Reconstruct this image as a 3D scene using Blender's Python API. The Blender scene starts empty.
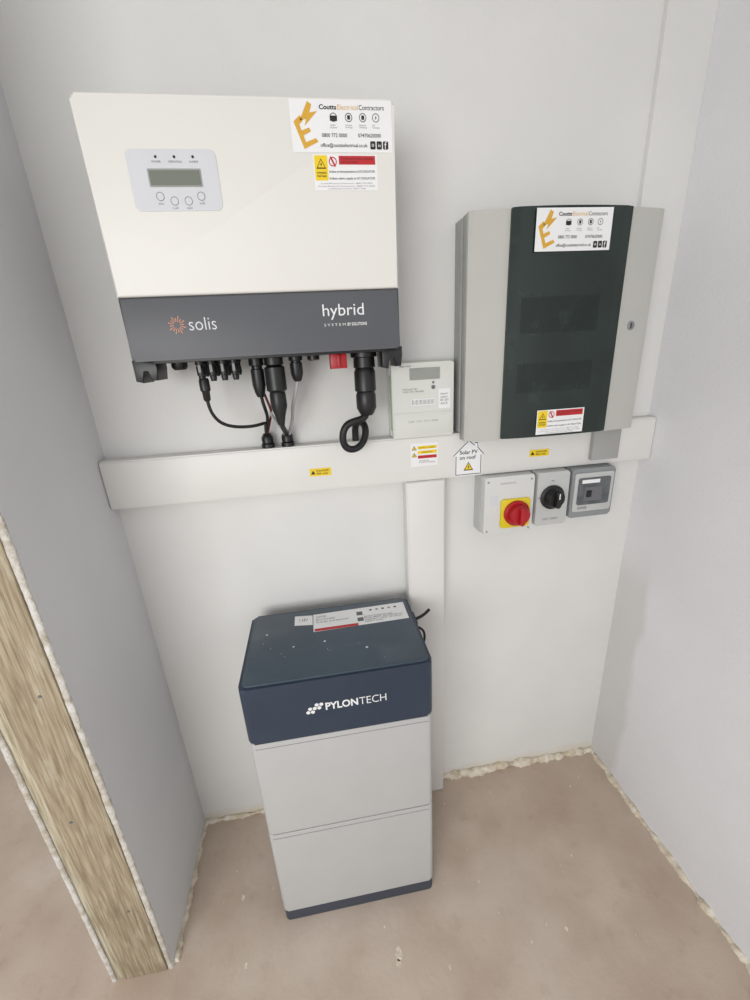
import bpy, bmesh, math, random
from mathutils import Vector, Matrix, noise
random.seed(4)
sc=bpy.context.scene
sc.view_settings.view_transform='Standard'
sc.view_settings.look='None'

# ------------------------------------------------------------ materials
def srgb(r,g,b):
    f=lambda c:(c/255/12.92) if c/255<=.04045 else ((c/255+.055)/1.055)**2.4
    return (f(r),f(g),f(b),1)
def mat(name,col,rough=.5,metal=0,var=.0,scale=20,bump=0,bscale=80,spec=.5,stretch=None,col2=None,coat=0,detail=4,ramp=(.35,.65),dist=.004):
    m=bpy.data.materials.new(name);m.use_nodes=True
    nt=m.node_tree;N=nt.nodes;L=nt.links;b=N['Principled BSDF']
    b.inputs['Roughness'].default_value=rough;b.inputs['Metallic'].default_value=metal
    b.inputs['Specular IOR Level'].default_value=spec
    b.inputs['Coat Weight'].default_value=coat
    c=srgb(*col);b.inputs['Base Color'].default_value=c
    tc=N.new('ShaderNodeTexCoord');mp=N.new('ShaderNodeMapping');L.new(tc.outputs['Object'],mp.inputs[0])
    if stretch: mp.inputs['Scale'].default_value=stretch
    n=N.new('ShaderNodeTexNoise');n.inputs['Scale'].default_value=scale;n.inputs['Detail'].default_value=detail
    L.new(mp.outputs[0],n.inputs['Vector'])
    r=N.new('ShaderNodeValToRGB')
    if col2: c2=srgb(*col2)
    else: c2=tuple(min(1,x*(1-var)) for x in c[:3])+(1,)
    r.color_ramp.elements[0].color=c2;r.color_ramp.elements[1].color=c
    r.color_ramp.elements[0].position=ramp[0];r.color_ramp.elements[1].position=ramp[1]
    L.new(n.outputs['Fac'],r.inputs[0]);L.new(r.outputs[0],b.inputs['Base Color'])
    if bump:
        n2=N.new('ShaderNodeTexNoise');n2.inputs['Scale'].default_value=bscale;n2.inputs['Detail'].default_value=5
        L.new(mp.outputs[0],n2.inputs['Vector'])
        bp=N.new('ShaderNodeBump');bp.inputs['Strength'].default_value=bump;bp.inputs['Distance'].default_value=dist
        L.new(n2.outputs['Fac'],bp.inputs['Height']);L.new(bp.outputs[0],b.inputs['Normal'])
    return m
def overlay(m,col,scale,lo,hi,stretch=None,detail=6,amount=.8,offset=(0,0,0),band=None):
    """mix a second noise-driven colour over the base; band=(axis,a,b,wobble) limits it to a fading zone"""
    nt=m.node_tree;N=nt.nodes;L=nt.links;b=N['Principled BSDF']
    src=b.inputs['Base Color'].links[0].from_socket
    tc=N.new('ShaderNodeTexCoord');mp=N.new('ShaderNodeMapping');L.new(tc.outputs['Object'],mp.inputs[0])
    mp.inputs['Location'].default_value=offset
    if stretch: mp.inputs['Scale'].default_value=stretch
    n=N.new('ShaderNodeTexNoise');n.inputs['Scale'].default_value=scale;n.inputs['Detail'].default_value=detail
    L.new(mp.outputs[0],n.inputs['Vector'])
    mr=N.new('ShaderNodeMapRange');mr.inputs[1].default_value=lo;mr.inputs[2].default_value=hi;mr.inputs[4].default_value=amount
    L.new(n.outputs['Fac'],mr.inputs[0])
    fac=mr.outputs[0]
    for bd in (band or []):
        sx=N.new('ShaderNodeSeparateXYZ');L.new(tc.outputs['Object'],sx.inputs[0])
        ad=N.new('ShaderNodeMath');ad.operation='MULTIPLY_ADD';L.new(n.outputs['Fac'],ad.inputs[0]);ad.inputs[1].default_value=bd[3]
        L.new(sx.outputs[bd[0]],ad.inputs[2])
        m2=N.new('ShaderNodeMapRange');m2.inputs[1].default_value=bd[1];m2.inputs[2].default_value=bd[2]
        L.new(ad.outputs[0],m2.inputs[0])
        mu=N.new('ShaderNodeMath');mu.operation='MULTIPLY';L.new(fac,mu.inputs[0]);L.new(m2.outputs[0],mu.inputs[1]);fac=mu.outputs[0]
    mx=N.new('ShaderNodeMix');mx.data_type='RGBA'
    L.new(fac,mx.inputs['Factor']);L.new(src,mx.inputs['A']);mx.inputs['B'].default_value=srgb(*col)
    L.new(mx.outputs['Result'],b.inputs['Base Color'])
    return m
M={}
M['wall']=mat('plaster_wall',(223,223,221),.75,var=.05,scale=3,bump=.12,bscale=140,spec=.3)
overlay(M['wall'],(206,192,160),14,.2,.3,amount=.5,band=[(2,.075,.03,.05)])
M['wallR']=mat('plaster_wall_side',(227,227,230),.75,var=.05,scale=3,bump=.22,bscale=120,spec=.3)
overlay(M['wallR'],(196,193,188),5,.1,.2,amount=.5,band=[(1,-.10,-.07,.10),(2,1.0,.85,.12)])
M['wallL']=mat('plaster_wall_grey',(218,219,221),.8,var=.05,scale=3,bump=.15,bscale=120,spec=.3)
M['ceil']=mat('ceiling_paint',(228,228,228),.8,var=.02)
M['floor']=mat('dusty_concrete',(196,180,165),.95,col2=(184,166,151),scale=6,bump=.22,bscale=45,spec=.15,detail=12)
overlay(M['floor'],(158,140,125),260,.52,.8,detail=3,amount=.35)
overlay(M['floor'],(168,148,133),1.6,.5,.7,detail=10,amount=.4,offset=(7,2,0))
overlay(M['floor'],(164,144,128),22,.58,.72,detail=10,amount=.35,offset=(1,5,0))
overlay(M['floor'],(214,203,192),2.6,.50,.72,detail=12,amount=.5,offset=(3,1,0))
M['bead']=mat('rough_plaster_bead',(230,223,210),.95,col2=(202,188,164),scale=40,bump=.8,bscale=150)
M['wood']=mat('sawn_timber',(176,162,138),.88,col2=(134,120,97),scale=6,stretch=(34,34,1.6),bump=.7,bscale=9,detail=12,ramp=(.33,.65))
overlay(M['wood'],(108,94,72),14,.52,.7,stretch=(3,3,.7),detail=12,amount=.42)
overlay(M['wood'],(200,192,174),20,.56,.7,stretch=(3,3,.6),detail=12,amount=.4,offset=(4,0,2))
M['wood2']=mat('pale_timber',(202,194,174),.88,col2=(150,138,112),scale=6,stretch=(34,34,1.6),bump=.7,bscale=9,detail=12)
M['gyp']=mat('gypsum_edge',(216,214,210),.95,col2=(182,174,160),scale=45,bump=.9,bscale=220)
M['trunk']=mat('pvc_white',(223,222,219),.42,var=.03,scale=6)
M['invW']=mat('cover_offwhite',(223,222,217),.42,var=.012,scale=5)
M['invG']=mat('cover_slate',(84,86,91),.45,var=.05,scale=8)
M['chas']=mat('aluminium_chassis',(150,152,155),.4,metal=.6,var=.05)
M['panel']=mat('silver_panel',(207,209,214),.35,var=.02)
M['lcd']=mat('lcd_glass',(112,118,108),.15,var=.02,scale=3)
M['lcd2']=mat('lcd_glass_light',(150,154,148),.15,var=.02,scale=3)
M['black']=mat('black_plastic',(24,25,27),.38,var=.2,scale=40)
M['rubber']=mat('black_cable',(20,20,22),.5)
M['greyc']=mat('grey_cable',(176,176,178),.5)
M['brownc']=mat('red_cable',(120,52,44),.5)
M['red']=mat('red_plastic',(172,18,30),.35)
M['redp']=mat('red_print',(186,32,40),.5)
M['yel']=mat('yellow_plastic',(224,200,28),.4)
M['yelp']=mat('yellow_print',(236,204,24),.5)
M['gold']=mat('gold_print',(212,164,52),.5)
M['ink']=mat('black_ink',(30,30,32),.6)
M['inkg']=mat('grey_ink',(104,104,108),.6)
M['inkl']=mat('light_grey_ink',(150,151,150),.6)
M['paper']=mat('white_label',(234,235,236),.45)
M['whitep']=mat('white_print',(228,230,232),.5)
M['orange']=mat('orange_print',(206,140,112),.5)
M['cabG']=mat('cabinet_grey',(187,187,182),.45,var=.03,scale=8)
M['cabB']=mat('cabinet_back_grey',(160,161,159),.5,var=.03)
M['door']=mat('tinted_door',(12,25,22),.2,col2=(23,40,35),scale=7,coat=.2,ramp=(.4,.75),detail=8)
overlay(M['door'],(62,80,74),16,.56,.9,detail=9,amount=.32)
M['door2']=mat('tinted_door_inner',(18,33,30),.22,col2=(13,27,24),scale=10)
overlay(M['door2'],(62,80,74),16,.56,.9,detail=9,amount=.3)
M['swG']=mat('switch_box_grey',(190,192,191),.42,var=.02)
M['swW']=mat('switch_box_white',(212,213,211),.42,var=.02)
M['swD']=mat('enclosure_frame_grey',(138,142,144),.4)
M['win']=mat('smoked_window',(100,104,106),.12,col2=(76,81,84),scale=30)
M['meter']=mat('meter_shell',(216,217,213),.3,col2=(211,214,208),scale=9)
M['green']=mat('green_tint',(170,196,166),.35,var=.1)
M['navy']=mat('navy_metal',(44,58,76),.36,var=.12,scale=10,bump=.03,bscale=300)
M['navyD']=mat('navy_metal_dusty_top',(54,68,80),.36,col2=(68,82,94),scale=5,ramp=(.45,.8),detail=9)
overlay(M['navyD'],(110,119,126),9,.54,.85,detail=12,amount=.4)
M['base']=mat('dark_base',(60,66,78),.5)
M['batG']=mat('battery_grey',(183,184,184),.42,metal=.0,var=.03,scale=10,bump=.02,bscale=300)
M['seam']=mat('dark_gap',(80,80,84),.7)
M['seamL']=mat('light_gap',(146,146,148),.7)

# ------------------------------------------------------------ builders
COL=bpy.context.collection
def obj_from_bm(name,bm,m,parent=None,ang=35):
    bmesh.ops.recalc_face_normals(bm,faces=bm.faces)
    me=bpy.data.meshes.new(name);bm.to_mesh(me);bm.free()
    for p in me.polygons:p.use_smooth=True
    me.set_sharp_from_angle(angle=math.radians(ang))
    me.materials.append(M[m] if isinstance(m,str) else m)
    o=bpy.data.objects.new(name,me);COL.objects.link(o)
    if parent: attach(o,parent)
    return o
def attach(o,p):
    o.parent=p;o.matrix_parent_inverse=Matrix.Translation(-p.location)
def empty(name,loc):
    e=bpy.data.objects.new(name,None);e.empty_display_size=.05;e.location=loc;COL.objects.link(e);return e
def mapax(axis,p,a):
    if axis=='y':return (p[0],a,p[1])
    if axis=='z':return (p[0],p[1],a)
    return (a,p[0],p[1])
def prism(name,out,axis,a0,a1,m,parent=None,r=0,seg=2,ang=35):
    bm=bmesh.new()
    v0=[bm.verts.new(mapax(axis,p,a0)) for p in out];v1=[bm.verts.new(mapax(axis,p,a1)) for p in out]
    f0=bm.faces.new(v0);f1=bm.faces.new(list(reversed(v1)));n=len(out)
    for i in range(n):bm.faces.new((v0[i],v1[i],v1[(i+1)%n],v0[(i+1)%n]))
    if r>0:
        es=list({e for f in (f0,f1) for e in f.edges})
        bmesh.ops.bevel(bm,geom=es,offset=r,segments=seg,affect='EDGES',profile=.5,clamp_overlap=True)
    return obj_from_bm(name,bm,m,parent,ang)
def rr(x0,x1,z0,z1,r,n=5):
    if r<=0:return [(x0,z0),(x1,z0),(x1,z1),(x0,z1)]
    pts=[]
    for cx,cz,a in((x1-r,z0+r,-90),(x1-r,z1-r,0),(x0+r,z1-r,90),(x0+r,z0+r,180)):
        for i in range(n+1):
            t=math.radians(a+90*i/n);pts.append((cx+r*math.cos(t),cz+r*math.sin(t)))
    return pts
def box(name,x0,x1,y0,y1,z0,z1,m,parent=None,r=.002,rc=0,axis='y',seg=2):
    if axis=='y':return prism(name,rr(x0,x1,z0,z1,rc),'y',y0,y1,m,parent,r,seg)
    if axis=='z':return prism(name,rr(x0,x1,y0,y1,rc),'z',z0,z1,m,parent,r,seg)
    return prism(name,rr(y0,y1,z0,z1,rc),'x',x0,x1,m,parent,r,seg)
def circ(cx,cz,r,n=32,a0=0):
    return [(cx+r*math.cos(a0+2*math.pi*i/n),cz+r*math.sin(a0+2*math.pi*i/n)) for i in range(n)]
def lathe(name,prof,origin,axis,m,parent=None,n=28,ribs=0):
    """prof list of (radius,height along axis)"""
    bm=bmesh.new();rings=[]
    for (r,h) in prof:
        ring=[]
        for i in range(n):
            a=2*math.pi*i/n;rad=r*(1+(ribs if i%2 else 0))
            u,v=rad*math.cos(a),rad*math.sin(a)
            if axis=='z':p=(u,v,h)
            elif axis=='y':p=(u,h,v)
            else:p=(h,u,v)
            ring.append(bm.verts.new(Vector(origin)+Vector(p)))
        rings.append(ring)
    for a,b in zip(rings,rings[1:]):
        for i in range(n):bm.faces.new((a[i],a[(i+1)%n],b[(i+1)%n],b[i]))
    bm.faces.new(rings[0]);bm.faces.new(rings[-1])
    return obj_from_bm(name,bm,m,parent,40)
def tube(name,pts,r,m,parent=None):
    c=bpy.data.curves.new(name,'CURVE');c.dimensions='3D';c.bevel_depth=r;c.bevel_resolution=4;c.use_fill_caps=True
    s=c.splines.new('NURBS');s.points.add(len(pts)-1)
    for i,p in enumerate(pts):s.points[i].co=(*p,1)
    s.order_u=4 if len(pts)>3 else len(pts);s.use_endpoint_u=True;s.resolution_u=8
    o=bpy.data.objects.new(name,c);COL.objects.link(o)
    dg=bpy.context.evaluated_depsgraph_get();me=bpy.data.meshes.new_from_object(o.evaluated_get(dg))
    bpy.data.objects.remove(o)
    for p in me.polygons:p.use_smooth=True
    me.materials.clear();me.materials.append(M[m])
    o=bpy.data.objects.new(name,me);COL.objects.link(o)
    if parent:attach(o,parent)
    return o
def text(name,body,cx,cz,w,y,m,parent=None,h=None,bold=0,face='y',rot=0):
    c=bpy.data.curves.new(name,'FONT');c.body=body;c.size=1;c.offset=bold;c.resolution_u=3
    o=bpy.data.objects.new(name,c);COL.objects.link(o)
    dg=bpy.context.evaluated_depsgraph_get();me=bpy.data.meshes.new_from_object(o.evaluated_get(dg))
    bpy.data.objects.remove(o)
    xs=[v.co.x for v in me.vertices];ys=[v.co.y for v in me.vertices]
    x0,x1,y0,y1=min(xs),max(xs),min(ys),max(ys);s=w/(x1-x0);sy=s if h is None else h/(y1-y0)
    ca,sa=math.cos(rot),math.sin(rot)
    for v in me.vertices:
        a=(v.co.x-(x0+x1)/2)*s;b=(v.co.y-(y0+y1)/2)*sy
        a,b=a*ca-b*sa,a*sa+b*ca
        v.co=(cx+a,y,cz+b) if face=='y' else (cx+a,cz+b,y)
    me.materials.clear();me.materials.append(M[m])
    o=bpy.data.objects.new(name,me);COL.objects.link(o)
    if parent:attach(o,parent)
    return o
def flat(name,out,y,t,m,parent,axis='y'):
    return prism(name,out,axis,y,y-t if axis=='y' else y+t,m,parent,0)
def rquad(x0,x1,z0,z1):return [(x0,z0),(x1,z0),(x1,z1),(x0,z1)]
def ring(name,cx,cz,r,w,y,m,parent,n=24):
    bm=bmesh.new()
    a=[bm.verts.new((cx+r*math.cos(2*math.pi*i/n),y,cz+r*math.sin(2*math.pi*i/n))) for i in range(n)]
    b=[bm.verts.new((cx+(r-w)*math.cos(2*math.pi*i/n),y,cz+(r-w)*math.sin(2*math.pi*i/n))) for i in range(n)]
    for i in range(n):bm.faces.new((a[i],a[(i+1)%n],b[(i+1)%n],b[i]))
    return obj_from_bm(name,bm,m,parent)
def tri(cx,cz,s):return [(cx-s,cz-s*.85),(cx+s,cz-s*.85),(cx,cz+s*.9)]
BOLT=[(.15,1),(-.45,-.1),(-.02,-.1),(-.2,-1),(.5,.2),(.08,.2)]
def bolt(name,cx,cz,s,y,m,parent,t=.0002):
    return flat(name,[(cx+a*s,cz+b*s) for a,b in BOLT],y,t,m,parent)
def warn(name,cx,cz,s,y,parent,onyellow=True):
    flat(name+'_triangle_border',tri(cx,cz,s),y,.0002,'ink',parent)
    flat(name+'_triangle',tri(cx,cz-s*.02,s*.74),y-.0003,.0002,'yelp',parent)
    bolt(name+'_bolt',cx,cz-s*.15,s*.45,y-.0006,'ink',parent)

# ------------------------------------------------------------ room shell
XR=1.5233;DL=.3885;TW=.160;H=2.5
def wallbox(name,x0,x1,y0,y1,z0,z1,m):return box(name,x0,x1,y0,y1,z0,z1,m,None,r=0)
wallbox('wall_back',-TW,XR+.12,0,.12,0,H,'wall')
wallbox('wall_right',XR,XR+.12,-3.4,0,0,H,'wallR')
wallbox('wall_passage',-TW,-TW+.1,.12,2.2,0,H,'wallL')
wallbox('wall_far',-2.2,-TW,2.1,2.2,0,H,'wall')
wallbox('floor',-2.2,XR+.12,-3.4,2.2,-.08,0,'floor')
wallbox('ceiling',-2.2,XR+.12,-3.4,2.2,H,H+.1,'ceil')
# partition: two boards with a stud between them
wallbox('wall_left',-.0125,0,-DL+.002,0,0,H,'wallL')
wallbox('wall_left_outer',-TW,-TW+.0125,-DL+.002,0,0,H,'wallL')
ts=empty('timber_stud',(-.08,-DL+.02,0))
box('stud_post',-.124,-.0145,-DL-.003,-DL+.045,0,H,'wood',ts,r=.003)
box('stud_packer',-.1465,-.125,-DL+.002,-DL+.045,0,H,'wood2',ts,r=.002)
for i,z in enumerate((.28,.62,.97,1.3)):
    lathe('nail_head_%d'%i,[(.0035,.001),(.0035,-.0012)],(-.07+.02*(-1)**i,-DL-.003,z),'y','inkg',ts,n=12)
def rough_strip(name,path,wid,m,parent=None,amp=.5,seg=.005,up=(0,0,1),flatz=1.0,lo=26,hi=110):
    bm=bmesh.new();rings=[]
    P0,P1=Vector(path[0]),Vector(path[1]);L=(P1-P0).length;n=int(L/seg);d=(P1-P0).normalized()
    u=Vector(up);s=d.cross(u).normalized()
    for i in range(n+1):
        c=P0+d*(L*i/n);rg=[]
        for k in range(10):
            a=2*math.pi*k/10
            dr=s*math.cos(a)+u*math.sin(a)
            q=c+dr*wid
            rad=wid*(1+amp*1.6*noise.noise(q*lo)+amp*.9*noise.noise(q*hi)+amp*.8*noise.noise(c*9))
            rg.append(bm.verts.new(c+s*math.cos(a)*rad+u*math.sin(a)*rad*flatz))
        rings.append(rg)
    for a,b in zip(rings,rings[1:]):
        for k in range(10):bm.faces.new((a[k],a[(k+1)%10],b[(k+1)%10],b[k]))
    bm.faces.new(rings[0]);bm.faces.new(rings[-1])
    return obj_from_bm(name,bm,m,parent,80)
rough_strip('trim_1',[(.885,-.004,.003),(XR,-.004,.003)],.014,'bead',amp=.6)
rough_strip('trim_2',[(XR-.002,-1.6,.001),(XR-.002,0,.001)],.0115,'bead',amp=.6)
rough_strip('trim_3',[(.002,-DL+.01,.001),(.002,0,.001)],.009,'bead',amp=.7)
rough_strip('trim_4',[(.0,-.004,.002),(.78,-.004,.002)],.008,'bead',amp=.6)
rough_strip('trim_5',[(-.0068,-DL+.002,0.0),(-.0068,-DL+.002,H)],.0075,'gyp',None,.14,.005,(0,1,0),lo=14,hi=90,flatz=.6)
rough_strip('trim_6',[(-TW+.0065,-DL+.002,0.0),(-TW+.0065,-DL+.002,H)],.0068,'gyp',None,.12,.005,(0,1,0),hi=90,flatz=.6)

# ------------------------------------------------------------ trunking
TZ0,TZ1,TD=1.2275,1.353,.044
tr=empty('cable_trunking',(.75,0,TZ0))
box('horizontal_body',.002,XR-.002,-.001,-TD+.003,TZ0,TZ1,'trunk',tr,r=.002)
box('horizontal_lid',.002,XR-.002,-TD+.003,-TD,TZ0+.004,TZ1-.004,'trunk',tr,r=.0015)
box('vertical_body',.77,.882,-.001,-.047,.001,TZ0-.0005,'trunk',tr,r=.002)
box('vertical_lid',.774,.878,-.047,-.050,.003,TZ0-.002,'trunk',tr,r=.0015)
box('corner_riser',1.400,XR-.0003,-.0005,-.013,TZ1+.0005,H-.001,'wall',tr,r=0)
y=-TD-.0003
for i,(a,b,c,d) in enumerate([(.510,.567,1.269,1.290),(1.133,1.192,1.268,1.288)]):
    flat('yellow_label_%d'%i,rr(a,b,c,d,.003),y,.0003,'yelp',tr)
    text('yellow_label_text_%d'%i,'DANGER\n400 volts',(a+b)/2+.006,(c+d)/2,.034,y-.0006,'ink',tr,h=.013,bold=.01)
    flat('yellow_label_tri_%d'%i,tri(a+.009,(c+d)/2,.006),y-.0004,.0002,'ink',tr)
# multi colour label
flat('caution_label',rquad(.786,.862,1.270,1.334),y,.0003,'paper',tr)
for i,(cc,z) in enumerate([('yelp',1.322),('yelp',1.309),('redp',1.296)]):
    flat('caution_bar_%d'%i,rquad(.806,.859,z-.004,z+.0045),y-.0004,.0002,cc,tr)
for i,z in enumerate([1.322,1.303]):
    warn('caution_%d'%i,.796,z,.007,y-.0004,tr)
text('caution_text_1','Inverter a.c. isolator',.832,1.322,.046,y-.0009,'ink',tr,h=.004)
text('caution_text_2','solar photovoltaic\nd.c. cables live during daylight',.832,1.283,.046,y-.0006,'ink',tr,h=.009)
text('caution_text_3','WARNING',.832,1.309,.03,y-.0009,'ink',tr,h=.004)
# house shaped label
def house(cx,cz,w,h):
    return [(cx-w*.42,cz-h*.5),(cx+w*.42,cz-h*.5),(cx+w*.42,cz+h*.1),(cx+w*.52,cz+h*.1),(cx+w*.3,cz+h*.34),(cx+w*.3,cz+h*.48),(cx+w*.2,cz+h*.48),(cx+w*.2,cz+h*.4),(cx,cz+h*.56),(cx-w*.52,cz+h*.1),(cx-w*.42,cz+h*.1)]
flat('house_label_sheet',house(.951,1.280,.094,.098),y,.0003,'paper',tr)
flat('house_label_edge',house(.951,1.280,.089,.093),y-.0004,.0002,'base',tr)
flat('house_label_inner',house(.951,1.2798,.084,.088),y-.0007,.0002,'paper',tr)
text('house_text','Solar PV\non roof',.951,1.291,.052,y-.0012,'ink',tr,h=.026,bold=.015)
warn('house_warning',.951,1.258,.014,y-.0012,tr)

# ------------------------------------------------------------ inverter
ix0,ix1,iz0,iz1,iy=.192,.733,1.577,1.994,-.203
inv=empty('solar_inverter',(.46,0,iz0))
SP=1.6915
box('chassis',ix0+.012,ix1-.012,-.030,-.15,iz0+.006,iz1-.012,'chas',inv,r=.003,rc=.006)
box('wall_bracket',ix0+.06,ix1-.06,-.001,-.032,iz0+.10,iz1-.08,'chas',inv,r=.001)
for i in range(22):
    x=ix0+.07+i*.0185
    box('heatsink_fin_%d'%i,x,x+.003,-.006,-.032,iz0+.02,iz1-.03,'chas',inv,r=0)
def topr(x0,x1,z0,z1,r,top=True):
    p=rr(x0,x1,z0,z1,r)
    n=6
    if top:return [(x0,z0),(x1,z0)]+p[n:3*n]
    return p[:n]+[(x1,z1),(x0,z1)]+p[3*n:]
prism('front_cover_upper',topr(ix0,ix1,SP,iz1,.008,True),'y',-.14,iy,'invW',inv,.004,3)
prism('front_cover_lower',topr(ix0+.001,ix1-.001,iz0,SP-.0008,.006,False),'y',-.14,iy+.001,'invG',inv,.004,3)
box('side_gasket',ix0+.006,ix1-.002,-.125,-.142,iz0+.003,iz1-.006,'black',inv,r=0,rc=.008)
# display
y=iy-.0003
flat('display_panel',rr(.260,.410,1.828,1.919,.010),y+.0003,.0012,'panel',inv)
y-=.001
flat('lcd_frame',rr(.291,.381,1.864,1.891,.002),y,.0004,'inkl',inv)
flat('lcd_screen',rr(.2935,.3785,1.8665,1.8885,.001),y-.0005,.0003,'lcd',inv)
for i,x in enumerate((.309,.340,.371)):
    flat('led_%d'%i,circ(x,1.908,.0022,16),y,.0004,'ink',inv)
    text('led_text_%d'%i,('POWER','OPERATION','ALARM')[i],x,1.901,.015 if i!=1 else .022,y-.0002,'inkg',inv,h=.0032)
for i,(x,z) in enumerate(((.305,1.850),(.328,1.843),(.352,1.843),(.375,1.850))):
    ring('button_ring_%d'%i,x,z,.0068,.0009,y-.0004,'inkg',inv)
    flat('button_%d'%i,circ(x,z,.006,20),y,.0003,'panel',inv)
    text('button_text_%d'%i,('ESC','UP','DOWN','ENTER')[i],x,z-.011,.009,y-.0002,'inkg',inv,h=.0028)
def company(prefix,x0,x1,z0,z1,y,parent):
    w=x1-x0;h=z1-z0
    X=lambda a:x0+a*w
    Z=lambda b:z0+b*h
    flat(prefix+'_sheet',rquad(x0,x1,z0,z1),y,.0003,'paper',parent)
    y-=.0006
    # slanted E with a lightning bolt as its upper arm
    flat(prefix+'_logo_bolt',[(X(a),Z(b)) for a,b in [(.175,.96),(.09,.60),(.155,.63),(.135,.50),(.265,.78),(.19,.75),(.215,.90)]],y,.0002,'gold',parent)
    flat(prefix+'_logo_e',[(X(a),Z(b)) for a,b in [(.095,.70),(.03,.58),(.115,.06),(.255,.20),(.235,.27),(.135,.19),(.115,.32),(.19,.40),(.175,.47),(.10,.41),(.085,.53),(.12,.60)]],y,.0002,'gold',parent)
    zt=Z(.86);th=.095*h
    text(prefix+'_name_1','Coutts',X(.37),zt,.17*w,y,'ink',parent,h=th,bold=.03)
    text(prefix+'_name_2','Electrical',X(.565),zt,.20*w,y,'gold',parent,h=th)
    text(prefix+'_name_3','Contractors',X(.80),zt,.25*w,y,'ink',parent,h=th,bold=.005)
    for i,a in enumerate((.42,.57,.71,.84)):
        ring(prefix+'_icon_%d'%i,X(a),Z(.67),.036*w,.006*w,y,'ink',parent)
        if i==0: flat(prefix+'_icon_fill_%d'%i,rquad(X(a-.035),X(a+.035),Z(.60),Z(.70)),y-.0002,.0001,'ink',parent)
        elif i==3: bolt(prefix+'_icon_fill_%d'%i,X(a),Z(.67),.02*w,y-.0001,'ink',parent,.0001)
        else: flat(prefix+'_icon_fill_%d'%i,rquad(X(a-.014),X(a+.014),Z(.63),Z(.71)),y-.0002,.0001,'ink',parent)
        text(prefix+'_icon_text_%d'%i,('Solar\nPower','Home\nEnergy','Electric\nHeating','EV\nCharge')[i],X(a),Z(.50),.07*w,y,'inkg',parent,h=.08*h)
    text(prefix+'_phone_1','0800 772 0000',X(.42),Z(.33),.25*w,y,'ink',parent,h=.075*h,bold=.01)
    text(prefix+'_phone_2','07470620000',X(.77),Z(.33),.23*w,y,'ink',parent,h=.075*h,bold=.01)
    text(prefix+'_mail','office@couttselectrical.co.uk',X(.51),Z(.13),.47*w,y,'ink',parent,h=.095*h,bold=.012)
    for i,a in enumerate((.80,.865,.93)):
        flat(prefix+'_social_%d'%i,rr(X(a-.027),X(a+.027),Z(.06),Z(.22),.002),y,.0002,'ink',parent)
        text(prefix+'_social_text_%d'%i,('o','in','f')[i],X(a),Z(.14),.025*w,y-.0004,'paper',parent)
company('company_sticker',.546,.728,1.916,1.992,iy-.0003,inv)
def danger(prefix,x0,x1,z0,z1,y,parent):
    w=x1-x0;h=z1-z0;X=lambda a:x0+a*w;Z=lambda b:z0+b*h
    flat(prefix+'_sheet',rquad(x0,x1,z0,z1),y,.0003,'paper',parent);y-=.0005
    flat(prefix+'_yellow',rr(X(.02),X(.22),Z(.28),Z(.97),.002),y,.0002,'yelp',parent)
    warn(prefix+'_w',X(.12),Z(.74),.075*w,y-.0003,parent)
    text(prefix+'_t0','WARNING\nDual Supply',X(.12),Z(.44),.15*w,y-.0004,'ink',parent,h=.16*h,bold=.02)
    flat(prefix+'_red',rquad(X(.40),X(.97),Z(.72),Z(.96)),y,.0002,'redp',parent)
    text(prefix+'_t1','Do not work on this equipment\nuntil it is isolated',X(.685),Z(.84),.5*w,y-.0004,'ink',parent,h=.15*h)
    ring(prefix+'_no',X(.305),Z(.80),.062*w,.014*w,y-.0002,'redp',parent)
    flat(prefix+'_nobar',[(X(.26),Z(.92)),(X(.28),Z(.95)),(X(.35),Z(.68)),(X(.33),Z(.65))],y-.0002,.0001,'redp',parent)
    text(prefix+'_t2','Isolate on-site generation at DC ISOLATOR',X(.60),Z(.52),.72*w,y,'ink',parent,h=.09*h,bold=.015)
    text(prefix+'_t3','Isolate mains supply at AC ISOLATOR',X(.60),Z(.33),.72*w,y,'ink',parent,h=.09*h,bold=.015)
    for k,(b,s) in enumerate(((.2,.82),(.12,.9),(.05,.6))):
        text(prefix+'_t4%d'%k,'Coutts Electrical Contractors  0800 772 0000',X(.5),Z(b),s*w,y,'inkg',parent,h=.04*h)
danger('dual_supply_label',.580,.698,1.858,1.913,iy-.0003,inv)
# logos on slate band
cx,cz=.290,1.640
for i in range(16):
    a=2*math.pi*i/16+.1;r0,r1=.006,.0165 if i%2 else .0130;wd=.0007
    c,s=math.cos(a),math.sin(a)
    flat('sun_ray_%d'%i,[(cx+r0*c-wd*s*.6,cz+r0*s+wd*c*.6),(cx+r0*c+wd*s*.6,cz+r0*s-wd*c*.6),(cx+r1*c+wd*s*1.4,cz+r1*s-wd*c*1.4),(cx+r1*c-wd*s*1.4,cz+r1*s+wd*c*1.4)],iy+.0009,.0004,'orange',inv)
text('brand_text','solis',.338,1.641,.052,iy+.0004,'panel',inv,h=.023,bold=-.008)
text('hybrid_text','hybrid',.616,1.652,.084,iy+.0004,'whitep',inv,h=.029)
text('hybrid_sub_1','S Y S T E M',.597,1.628,.044,iy+.0004,'whitep',inv,h=.005)
text('hybrid_sub_2','BY SOLUTIONS',.643,1.628,.040,iy+.0004,'whitep',inv,h=.006,bold=.02)
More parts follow.
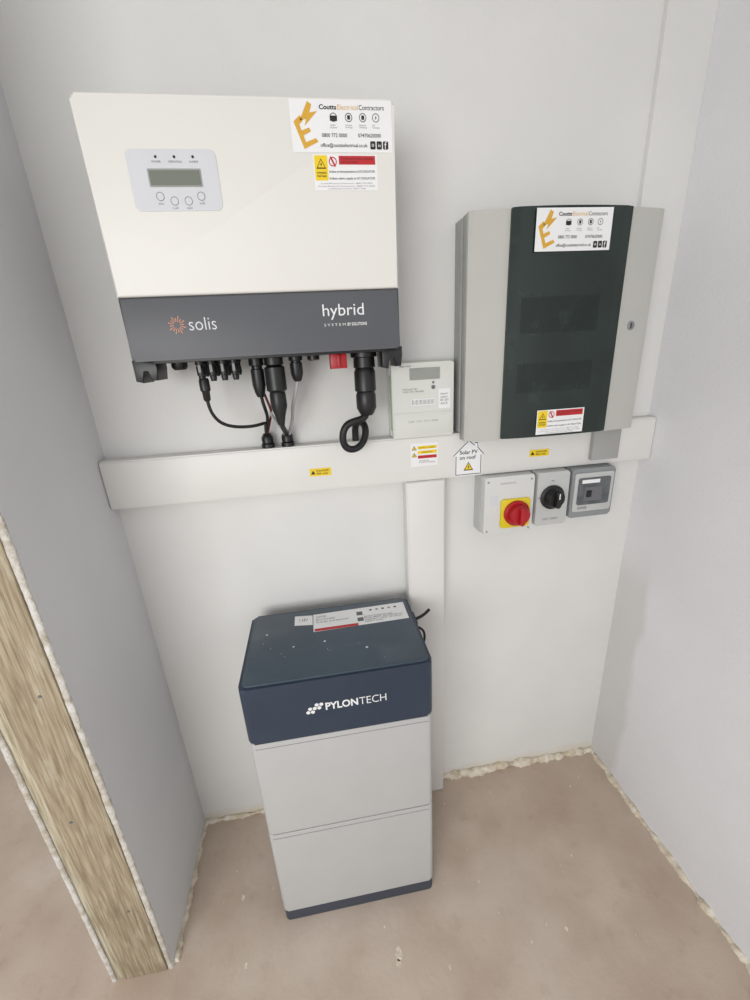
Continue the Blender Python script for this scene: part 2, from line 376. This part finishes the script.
# underside parts
Y=-.10
for n_,x in (('foot_left',.199),('foot_right',.722)):
    prism(n_+'_bracket',[(x-.023,iz0+.004),(x+.023,iz0+.004),(x+.023,iz0-.014),(x+.020,iz0-.038),(x+.009,iz0-.038),(x+.007,iz0-.016),(x-.006,iz0-.016),(x-.009,iz0-.042),(x-.023,iz0-.038)],'y',-.09,-.16,'black',inv,.002)
box('underside_plate',.222,.71,-.05,-.17,iz0-.005,iz0+.006,'black',inv,r=.001)
lathe('vent_plug',[(.017,0),(.017,-.014),(.012,-.020)],(.252,Y,iz0),'z','black',inv)
for i,x in enumerate((.301,.325,.349,.373)):
    lathe('dc_connector_%d'%i,[(.0100,0),(.0100,-.012),(.0075,-.013),(.0092,-.017),(.0092,-.034),(.007,-.035),(.0075,-.039),(.006,-.047)],(x,Y-.025,iz0),'z','black',inv,n=16)
    lathe('dc_connector_back_%d'%i,[(.0095,0),(.0095,-.010),(.007,-.011),(.0085,-.03),(.006,-.038)],(x,Y+.02,iz0),'z','black',inv,n=16)
    box('dc_latch_%d'%i,x-.0030,x+.0030,Y-.0335,Y-.038,iz0-.028,iz0-.012,'inkl',inv,r=.001)
lathe('dc_extension_plug',[(.009,-.04),(.0112,-.045),(.0112,-.066),(.0085,-.069),(.0078,-.086),(.005,-.090)],(.303,Y-.025,iz0),'z','black',inv,n=16)
def gland(name,x,y,z,r,L,parent):
    lathe(name,[(r*1.15,0),(r*1.15,-L*.22),(r*.85,-L*.24),(r*.85,-L*.3),(r*1.05,-L*.32),(r*1.05,-L*.7),(r*.8,-L*.9),(r*.55,-L)],(x,y,z),'z','black',parent,n=18,ribs=.05)
gland('battery_gland',.418,Y,iz0,.014,.090,inv)
gland('ct_gland',.507,Y,iz0,.0135,.060,inv)
lathe('comms_plug',[(.021,0),(.021,-.02),(.016,-.022),(.0225,-.026),(.023,-.075),(.017,-.08),(.0185,-.085),(.019,-.112),(.012,-.135),(.008,-.155)],(.458,Y-.015,iz0),'z','black',inv,n=20,ribs=.03)
lathe('blank_gland',[(.014,0),(.014,-.014),(.010,-.016)],(.548,Y,iz0),'z','black',inv,n=18)
box('isolator_mount',.580,.627,-.09,-.16,iz0-.004,iz0+.01,'black',inv,r=.001)
box('isolator_knob',.584,.621,-.10,-.15,iz0-.036,iz0-.003,'red',inv,r=.003)
box('isolator_grip',.599,.606,-.15,-.156,iz0-.034,iz0-.006,'red',inv,r=.002)
lathe('ac_plug',[(.030,0),(.030,-.014),(.024,-.016),(.025,-.037),(.021,-.039),(.0245,-.047),(.025,-.090),(.021,-.093),(.0235,-.100),(.0235,-.130),(.018,-.142),(.014,-.148)],(.664,Y-.01,iz0),'z','black',inv,n=24,ribs=.03)
# cables
YC=Y-.01
tube('ac_cable',[(.664,YC,1.45),(.664,YC,1.425),(.645,YC-.005,1.418),(.612,YC-.005,1.414),(.598,YC-.005,1.385),(.603,YC,1.350),(.632,YC+.005,1.343),(.657,YC+.015,1.362),(.664,YC+.03,1.395),(.655,YC+.05,1.41),(.640,-.035,1.40),(.640,-.028,1.375),(.640,-.028,1.354)],.0088,'rubber',inv)
tube('dc_cable',[(.303,Y-.025,1.495),(.303,Y-.025,1.475),(.308,Y-.02,1.452),(.325,Y-.01,1.430),(.36,Y,1.420),(.40,Y+.01,1.420),(.420,Y+.03,1.425),(.412,Y+.06,1.415),(.411,-.035,1.39)],.0038,'rubber',inv)
tube('battery_cable',[(.418,Y,1.50),(.420,Y,1.47),(.428,Y+.02,1.44),(.420,-.06,1.42),(.411,-.035,1.39)],.004,'rubber',inv)
tube('earth_cable',[(.424,Y+.01,1.50),(.430,Y+.02,1.47),(.438,Y+.03,1.45),(.428,-.05,1.43),(.414,-.035,1.39)],.003,'brownc',inv)
tube('comms_cable',[(.458,YC,1.435),(.458,YC,1.41),(.462,-.06,1.40),(.462,-.035,1.385)],.006,'rubber',inv)
tube('ct_cable',[(.507,Y,1.535),(.506,Y,1.51),(.492,Y+.02,1.475),(.485,-.07,1.45),(.482,-.05,1.42),(.468,-.035,1.385)],.004,'greyc',inv)
tube('ct_cable_return',[(.436,YC,1.45),(.440,YC+.02,1.43),(.452,-.06,1.415),(.458,-.035,1.385)],.0035,'greyc',inv)
for i,x in enumerate((.411,.462)):
    lathe('trunk_gland_%d'%i,[(.0165,0),(.0165,.010),(.012,.011),(.0145,.013),(.0145,.026),(.009,.036),(.005,.038)],(x,-.030+.006,TZ1+.0003),'z','black',inv,n=18,ribs=.04)

# ------------------------------------------------------------ meter
mt=empty('electricity_meter',(.82,0,TZ1+.001))
mx0,mx1,mz0,mz1,my=.737,.905,TZ1+.001,1.544,-.052
box('meter_base',mx0,mx1,-.001,-.030,mz0,mz1,'meter',mt,r=.002,rc=.004)
box('meter_front',mx0+.002,mx1-.002,-.030,my,mz0,mz1-.002,'meter',mt,r=.003,rc=.004,seg=3)
box('terminal_cover',mx0+.006,mx1-.006,my-.0002,my-.002,mz0+.004,mz0+.064,'meter',mt,r=.0015,rc=.003)
y=my-.0003
flat('meter_lcd_frame',rr(.786,.866,1.500,1.529,.002),y,.0006,'inkl',mt)
flat('meter_lcd',rquad(.790,.862,1.504,1.525),y-.0008,.0003,'lcd2',mt)
text('meter_text_1','landis meter',.775,1.535,.03,y-.0002,'inkg',mt,h=.005)
text('meter_text_2','E470 Type 5424   230 V\n20-100 A   50 Hz   1000 imp/kWh',.795,1.474,.055,y-.0002,'inkg',mt,h=.012)
flat('meter_sticker',rquad(.862,.894,1.425,1.475),y,.0003,'paper',mt)
text('meter_text_3','import\nexport\n00 1201\nclass B',.878,1.450,.022,y-.0008,'inkg',mt,h=.030)
flat('meter_button',circ(.848,1.480,.005,18),y,.002,'inkg',mt)
flat('meter_button_2',circ(.848,1.492,.003,18),y,.001,'inkg',mt)
flat('meter_barcode',rquad(.79,.85,1.436,1.452),y,.0002,'paper',mt)
for i in range(16):
    x=.792+i*.0036
    flat('bar_%d'%i,rquad(x,x+.0010+.0008*(i%3==0),1.438,1.450),y-.0003,.0001,'inkg',mt)
text('meter_text_4','GBP 1204 4471 0088',.82,1.395,.08,my-.0023,'inkl',mt,h=.005,bold=-.005)
box('green_edge_left',mx0+.0005,mx0+.004,-.028,my+.004,mz0+.02,mz1-.03,'green',mt,r=.001)

# ------------------------------------------------------------ cabinet
cx0,cx1,cz0,cz1=.923,1.4105,1.337,1.8575
cb=empty('consumer_unit_cabinet',(1.17,0,cz0))
mid=(cx0+cx1)/2;hw=(cx1-cx0)/2
def fy(x,off=0):return -(.082+.024*(1-((x-mid)/hw)**2)+off)
def bow(x0,x1,back,off=0,n=14):
    pts=[(x0+(x1-x0)*i/n,fy(x0+(x1-x0)*i/n,off)) for i in range(n+1)]
    return pts+[(x1,back),(x0,back)]
box('back_box',cx0-.003,1.399,-.001,-.046,TZ1+.002,cz1-.004,'cabB',cb,r=.002)
box('body',cx0,cx1-.001,-.0465,-.070,cz0+.001,cz1-.002,'cabB',cb,r=.002)
DX0,DX1=1.017,1.313
prism('front_left_panel',bow(cx0,DX0-.0005,-.0705),'z',cz0,cz1,'cabG',cb,.002)
prism('front_right_panel',bow(DX1+.0005,cx1,-.0705),'z',cz0,cz1,'cabG',cb,.002)
prism('tinted_door',bow(DX0,DX1,-.0705,.005,20),'z',cz0+.002,cz1+.001,'door',cb,.003,3)
def bowpatch(name,x0,x1,z0,z1,off,m):
    pts=[(x0+(x1-x0)*i/10,fy(x0+(x1-x0)*i/10,off)) for i in range(11)]
    pts+= [(x0+(x1-x0)*i/10,fy(x0+(x1-x0)*i/10,off-.0004)) for i in range(10,-1,-1)]
    return prism(name,pts,'z',z0,z1,m,cb,0)
bowpatch('breaker_row_upper',1.05,1.25,1.595,1.675,.0053,'door2')
bowpatch('breaker_row_lower',1.05,1.25,1.455,1.525,.0053,'door2')
g0=fy(1.17,.0056)
company('cabinet_sticker',1.070,1.256,1.768,1.853,g0-.0006,cb)
danger('cabinet_label',1.108,1.240,1.345,1.408,g0-.0006,cb)
ly=fy(1.36)
lathe('lock_ring',[(.011,.002),(.011,-.002),(.009,-.003)],(1.356,ly,1.602),'y','chas',cb)
box('lock_slot',1.3545,1.3575,ly-.003,ly-.0036,1.596,1.608,'ink',cb,r=0)
box('bottom_box',1.318,1.402,-.0455,-.060,1.245,cz0-.0002,'cabB',cb,r=.002)  # plain grey box below the cabinet's right corner, in front of the trunking

# ------------------------------------------------------------ switches
zt_=TZ0-.002
s1=empty('rotary_isolator_switch',(1.06,0,1.05))
box('case_back',.989,1.142,-.001,-.045,1.050,zt_,'swG',s1,r=.003,rc=.004)
box('case_front',.991,1.140,-.0455,-.072,1.052,zt_,'swW',s1,r=.005,rc=.006,seg=3)
box('yellow_plate',1.040,1.128,-.0722,-.078,1.070,1.158,'yel',s1,r=.002,rc=.008)
lathe('red_ring',[(.038,0),(.038,-.008),(.034,-.012)],(1.086,-.078,1.115),'y','red',s1,n=36)
lathe('red_knob',[(.028,0),(.029,-.016),(.026,-.020)],(1.086,-.090,1.115),'y','red',s1,n=36,ribs=.03)
box('red_handle',1.079,1.093,-.108,-.122,1.089,1.141,'red',s1,r=.004,rc=.006)
text('switch_text','MAIN SWITCH',1.06,1.205,.045,-.0723,'inkg',s1,h=.005)
flat('rating_label',rquad(1.008,1.03,1.14,1.17),-.0722,.0003,'panel',s1)
for i,(x,z) in enumerate(((1.001,1.062),(1.130,1.062),(1.001,1.212),(1.130,1.212))):
    lathe('screw_%d'%i,[(.003,.001),(.003,-.001)],(x,-.0722,z),'y','seamL',s1,n=12)
s2=empty('rotary_isolator_switch.001',(1.2,0,1.06))
box('case_back',1.149,1.249,-.001,-.045,1.062,zt_,'swG',s2,r=.003,rc=.004)
box('case_front',1.150,1.248,-.0455,-.072,1.063,zt_,'swG',s2,r=.005,rc=.006,seg=3)
lathe('black_plate',[(.036,0),(.036,-.006),(.033,-.008)],(1.197,-.0722,1.150),'y','black',s2,n=36)
lathe('black_knob',[(.027,0),(.027,-.016),(.024,-.020)],(1.197,-.079,1.150),'y','black',s2,n=36,ribs=.03)
box('black_handle',1.190,1.204,-.098,-.112,1.127,1.173,'black',s2,r=.003,rc=.005)
box('pointer_mark',1.1955,1.1985,-.1122,-.1128,1.155,1.171,'whitep',s2,r=0)
text('switch_on','ON',1.196,1.199,.010,-.0724,'ink',s2)
text('switch_off','OFF',1.158,1.150,.010,-.0724,'ink',s2)
text('switch_rating','32A 1000V',1.198,1.082,.05,-.0724,'inkg',s2,h=.006)
s3=empty('breaker_enclosure',(1.32,0,1.07))
box('enclosure_back',1.257,1.397,-.001,-.040,1.072,zt_,'swD',s3,r=.003,rc=.005)
box('enclosure_front',1.259,1.395,-.0405,-.068,1.074,zt_-.001,'swD',s3,r=.005,rc=.008,seg=3)
box('window_surround',1.266,1.388,-.0682,-.0725,1.094,1.212,'swG',s3,r=.002,rc=.006)
box('window',1.277,1.377,-.0727,-.0765,1.116,1.198,'win',s3,r=.002,rc=.004)
box('breaker_face',1.296,1.352,-.0766,-.0772,1.128,1.170,'inkg',s3,r=0)
flat('breaker_label',rquad(1.286,1.342,1.182,1.193),-.0768,.0003,'paper',s3)
flat('breaker_toggle',rquad(1.303,1.318,1.140,1.160),-.0774,.002,'black',s3)
flat('enclosure_label',rquad(1.282,1.312,1.101,1.109),-.0727,.0003,'inkl',s3)

# ------------------------------------------------------------ battery
bx0,bx1,by0,by1=.304,.757,-.3435,-.0552
bt=empty('battery_storage_stack',(.53,-.2,0))
def bat(name,z0,z1,m,rc=.014,ins=0,r=.004):
    return box(name,bx0+ins,bx1-ins,by0+ins,by1-ins,z0,z1,m,bt,r=r,rc=rc,axis='z',seg=3)
bat('base',0.0005,.044,'base',.012,.002,.003)
bat('gap_1',.043,.047,'seam',.01,.005,0)
bat('battery_module_1',.046,.3765,'batG')
bat('gap_2',.375,.381,'seam',.01,.005,0)
bat('battery_module_2',.380,.699,'batG')
bat('gap_3',.698,.703,'seam',.01,.005,0)
bat('control_module',.7025,.866,'navy',.016,-.002,.007)
bat('control_lid',.8655,.8705,'navyD',.014,.006,.0025)
for i,z in enumerate((.3605,.683)):
    box('module_lip_%d'%i,bx0+.012,bx1-.012,by0-.0002,by0-.0010,z,z+.0012,'seamL',bt,r=0)
yb=by0-.0024
# cluster of hexagons
for j in range(3):
    for i in range(3):
        if (i,j) in ((0,2),(2,0)): continue
        cx=.4685+(i-1)*.0108+(j-1)*.0054;cz=.785+(j-1)*.0098
        flat('logo_hex_%d_%d'%(i,j),circ(cx,cz,.0052,6,math.radians(30)),yb,.0004,'whitep',bt)
text('logo_text_bold','PYLON',.533,.786,.078,yb-.0003,'whitep',bt,h=.022,bold=.03)
text('logo_text_light','TECH',.608,.786,.066,yb-.0003,'whitep',bt,h=.022,bold=-.005)
zt=.8707
flat('top_label_warning',[(.425,-.130),(.475,-.137),(.475,-.092),(.425,-.086)],zt,.0003,'paper',bt,'z')
flat('top_label',[(.477,-.170),(.742,-.165),(.742,-.084),(.477,-.090)],zt,.0003,'paper',bt,'z')
flat('top_label_red',[(.480,-.169),(.60,-.168),(.60,-.157),(.480,-.158)],zt+.0004,.0002,'redp',bt,'z')
text('top_text_1','CAUTION\nElectric shock hazard\nDo not open  do not expose to fire',.53,-.118,.09,zt+.0007,'inkg',bt,h=.035,face='z')
text('top_text_2','Battery Energy Storage\nModel 48074   Nominal 96 Vdc\nCapacity 7.1 kWh  CE UKCA\nMade in China',.675,-.143,.11,zt+.0007,'inkg',bt,h=.030,face='z')
flat('top_qr_1',rquad(.60,.617,-.122,-.105),zt+.0004,.0002,'inkg',bt,'z')
flat('top_qr_2',rquad(.60,.617,-.150,-.133),zt+.0004,.0002,'inkg',bt,'z')
for i in range(5):
    flat('top_icon_%d'%i,circ(.642+i*.018,-.103,.0042,12),zt+.0004,.0002,'inkl' if i%2 else 'inkg',bt,'z')
text('top_text_3','! HV',.450,-.11,.024,zt+.0007,'inkg',bt,h=.014,face='z')
random.seed(11)
flk=[(.425,-.22,.0028),(.395,-.24,.001),(.505,-.215,.0032),(.61,-.262,.0035),(.352,-.155,.003)]
flk+=[(random.uniform(.33,.73),random.uniform(-.32,-.19),random.uniform(.0005,.0010)) for _ in range(7)]
for i,(x,yy,r_) in enumerate(flk):
    flat('plaster_fleck_%d'%i,circ(x,yy,r_,7),zt,.0004,'panel',bt,'z')
# side plugs and cables at rear right
box('side_connector_block',bx1+.0025,bx1+.012,-.10,-.16,.775,.845,'black',bt,r=.002)
tube('side_cable_1',[(bx1+.008,-.13,.838),(bx1+.03,-.13,.842),(bx1+.045,-.12,.846),(bx1+.058,-.11,.850)],.0045,'rubber',bt)
tube('side_cable_2',[(bx1+.008,-.14,.82),(bx1+.028,-.15,.82),(bx1+.036,-.15,.79),(bx1+.030,-.145,.76),(bx1+.022,-.13,.70),(bx1+.012,-.09,.5),(bx1+.004,-.075,.2)],.0035,'rubber',bt)
tube('side_cable_3',[(bx1+.008,-.15,.80),(bx1+.022,-.17,.80),(bx1+.028,-.17,.77),(bx1+.018,-.16,.75),(bx1+.006,-.14,.74)],.0035,'rubber',bt)

# plaster splashes on the floor
sp=empty('plaster_splashes',(.6,-.5,0))
random.seed(3)
spl=[(.62,-.47,.012),(.615,-.49,.008),(.17,-.26,.006),(.9,-.35,.004),(1.1,-.5,.005),(.2,-.42,.005),(.75,-.52,.004)]
spl+=[(random.uniform(.05,1.45),random.uniform(-.6,-.05),random.uniform(.0012,.003)) for _ in range(26)]
for i,(x,yy,r_) in enumerate(spl):
    if bx0-.01<x<bx1+.01 and by0-.01<yy<by1: continue
    pts=[(x+r_*(1+.35*noise.noise(Vector((i*3,k*.8,0))))*math.cos(2*math.pi*k/14)*.8,yy+r_*(1+.35*noise.noise(Vector((i*3,k*.8,5))))*math.sin(2*math.pi*k/14)*1.3) for k in range(14)]
    flat('splash_%d'%i,pts,.0002,.001,'bead',sp,'z')

# ------------------------------------------------------------ light
w=bpy.data.worlds.new('world');sc.world=w;w.use_nodes=True
bg=w.node_tree.nodes['Background'];bg.inputs[0].default_value=(.965,.985,1,1);bg.inputs[1].default_value=.95
def area(name,loc,target,sx,sy,p,col):
    l=bpy.data.lights.new(name,'AREA');l.shape='RECTANGLE';l.size=sx;l.size_y=sy;l.energy=p;l.color=col
    o=bpy.data.objects.new(name,l);o.location=loc
    o.rotation_euler=(Vector(target)-Vector(loc)).to_track_quat('-Z','Y').to_euler();COL.objects.link(o)
area('window_daylight',(-.7,-2.9,1.45),(.9,-.2,.6),1.5,1.3,42,(1,.99,.965))

# ------------------------------------------------------------ camera
Cx,Cy,Cz,yaw,pitch,roll,f=.5331,-1.1250,1.5636,-.1338,-.3421,-.0560,413.5868
cy,sy=math.cos(yaw),math.sin(yaw);cp,sp_=math.cos(pitch),math.sin(pitch)
F=Vector((-sy*cp,cy*cp,sp_));R=Vector((cy,sy,0));U=R.cross(F)
cr,sr=math.cos(roll),math.sin(roll);R2=R*cr+U*sr;U2=-R*sr+U*cr
cam=bpy.data.cameras.new('camera');cam.sensor_width=36;cam.lens=f/1000*36;cam.shift_x=.00073;cam.shift_y=.00343;cam.clip_start=.01
co=bpy.data.objects.new('camera',cam)
mw=Matrix.Identity(4)
for i in range(3):
    mw[i][0]=R2[i];mw[i][1]=U2[i];mw[i][2]=-F[i]
mw[0][3],mw[1][3],mw[2][3]=Cx,Cy,Cz
co.matrix_world=mw;COL.objects.link(co);sc.camera=co
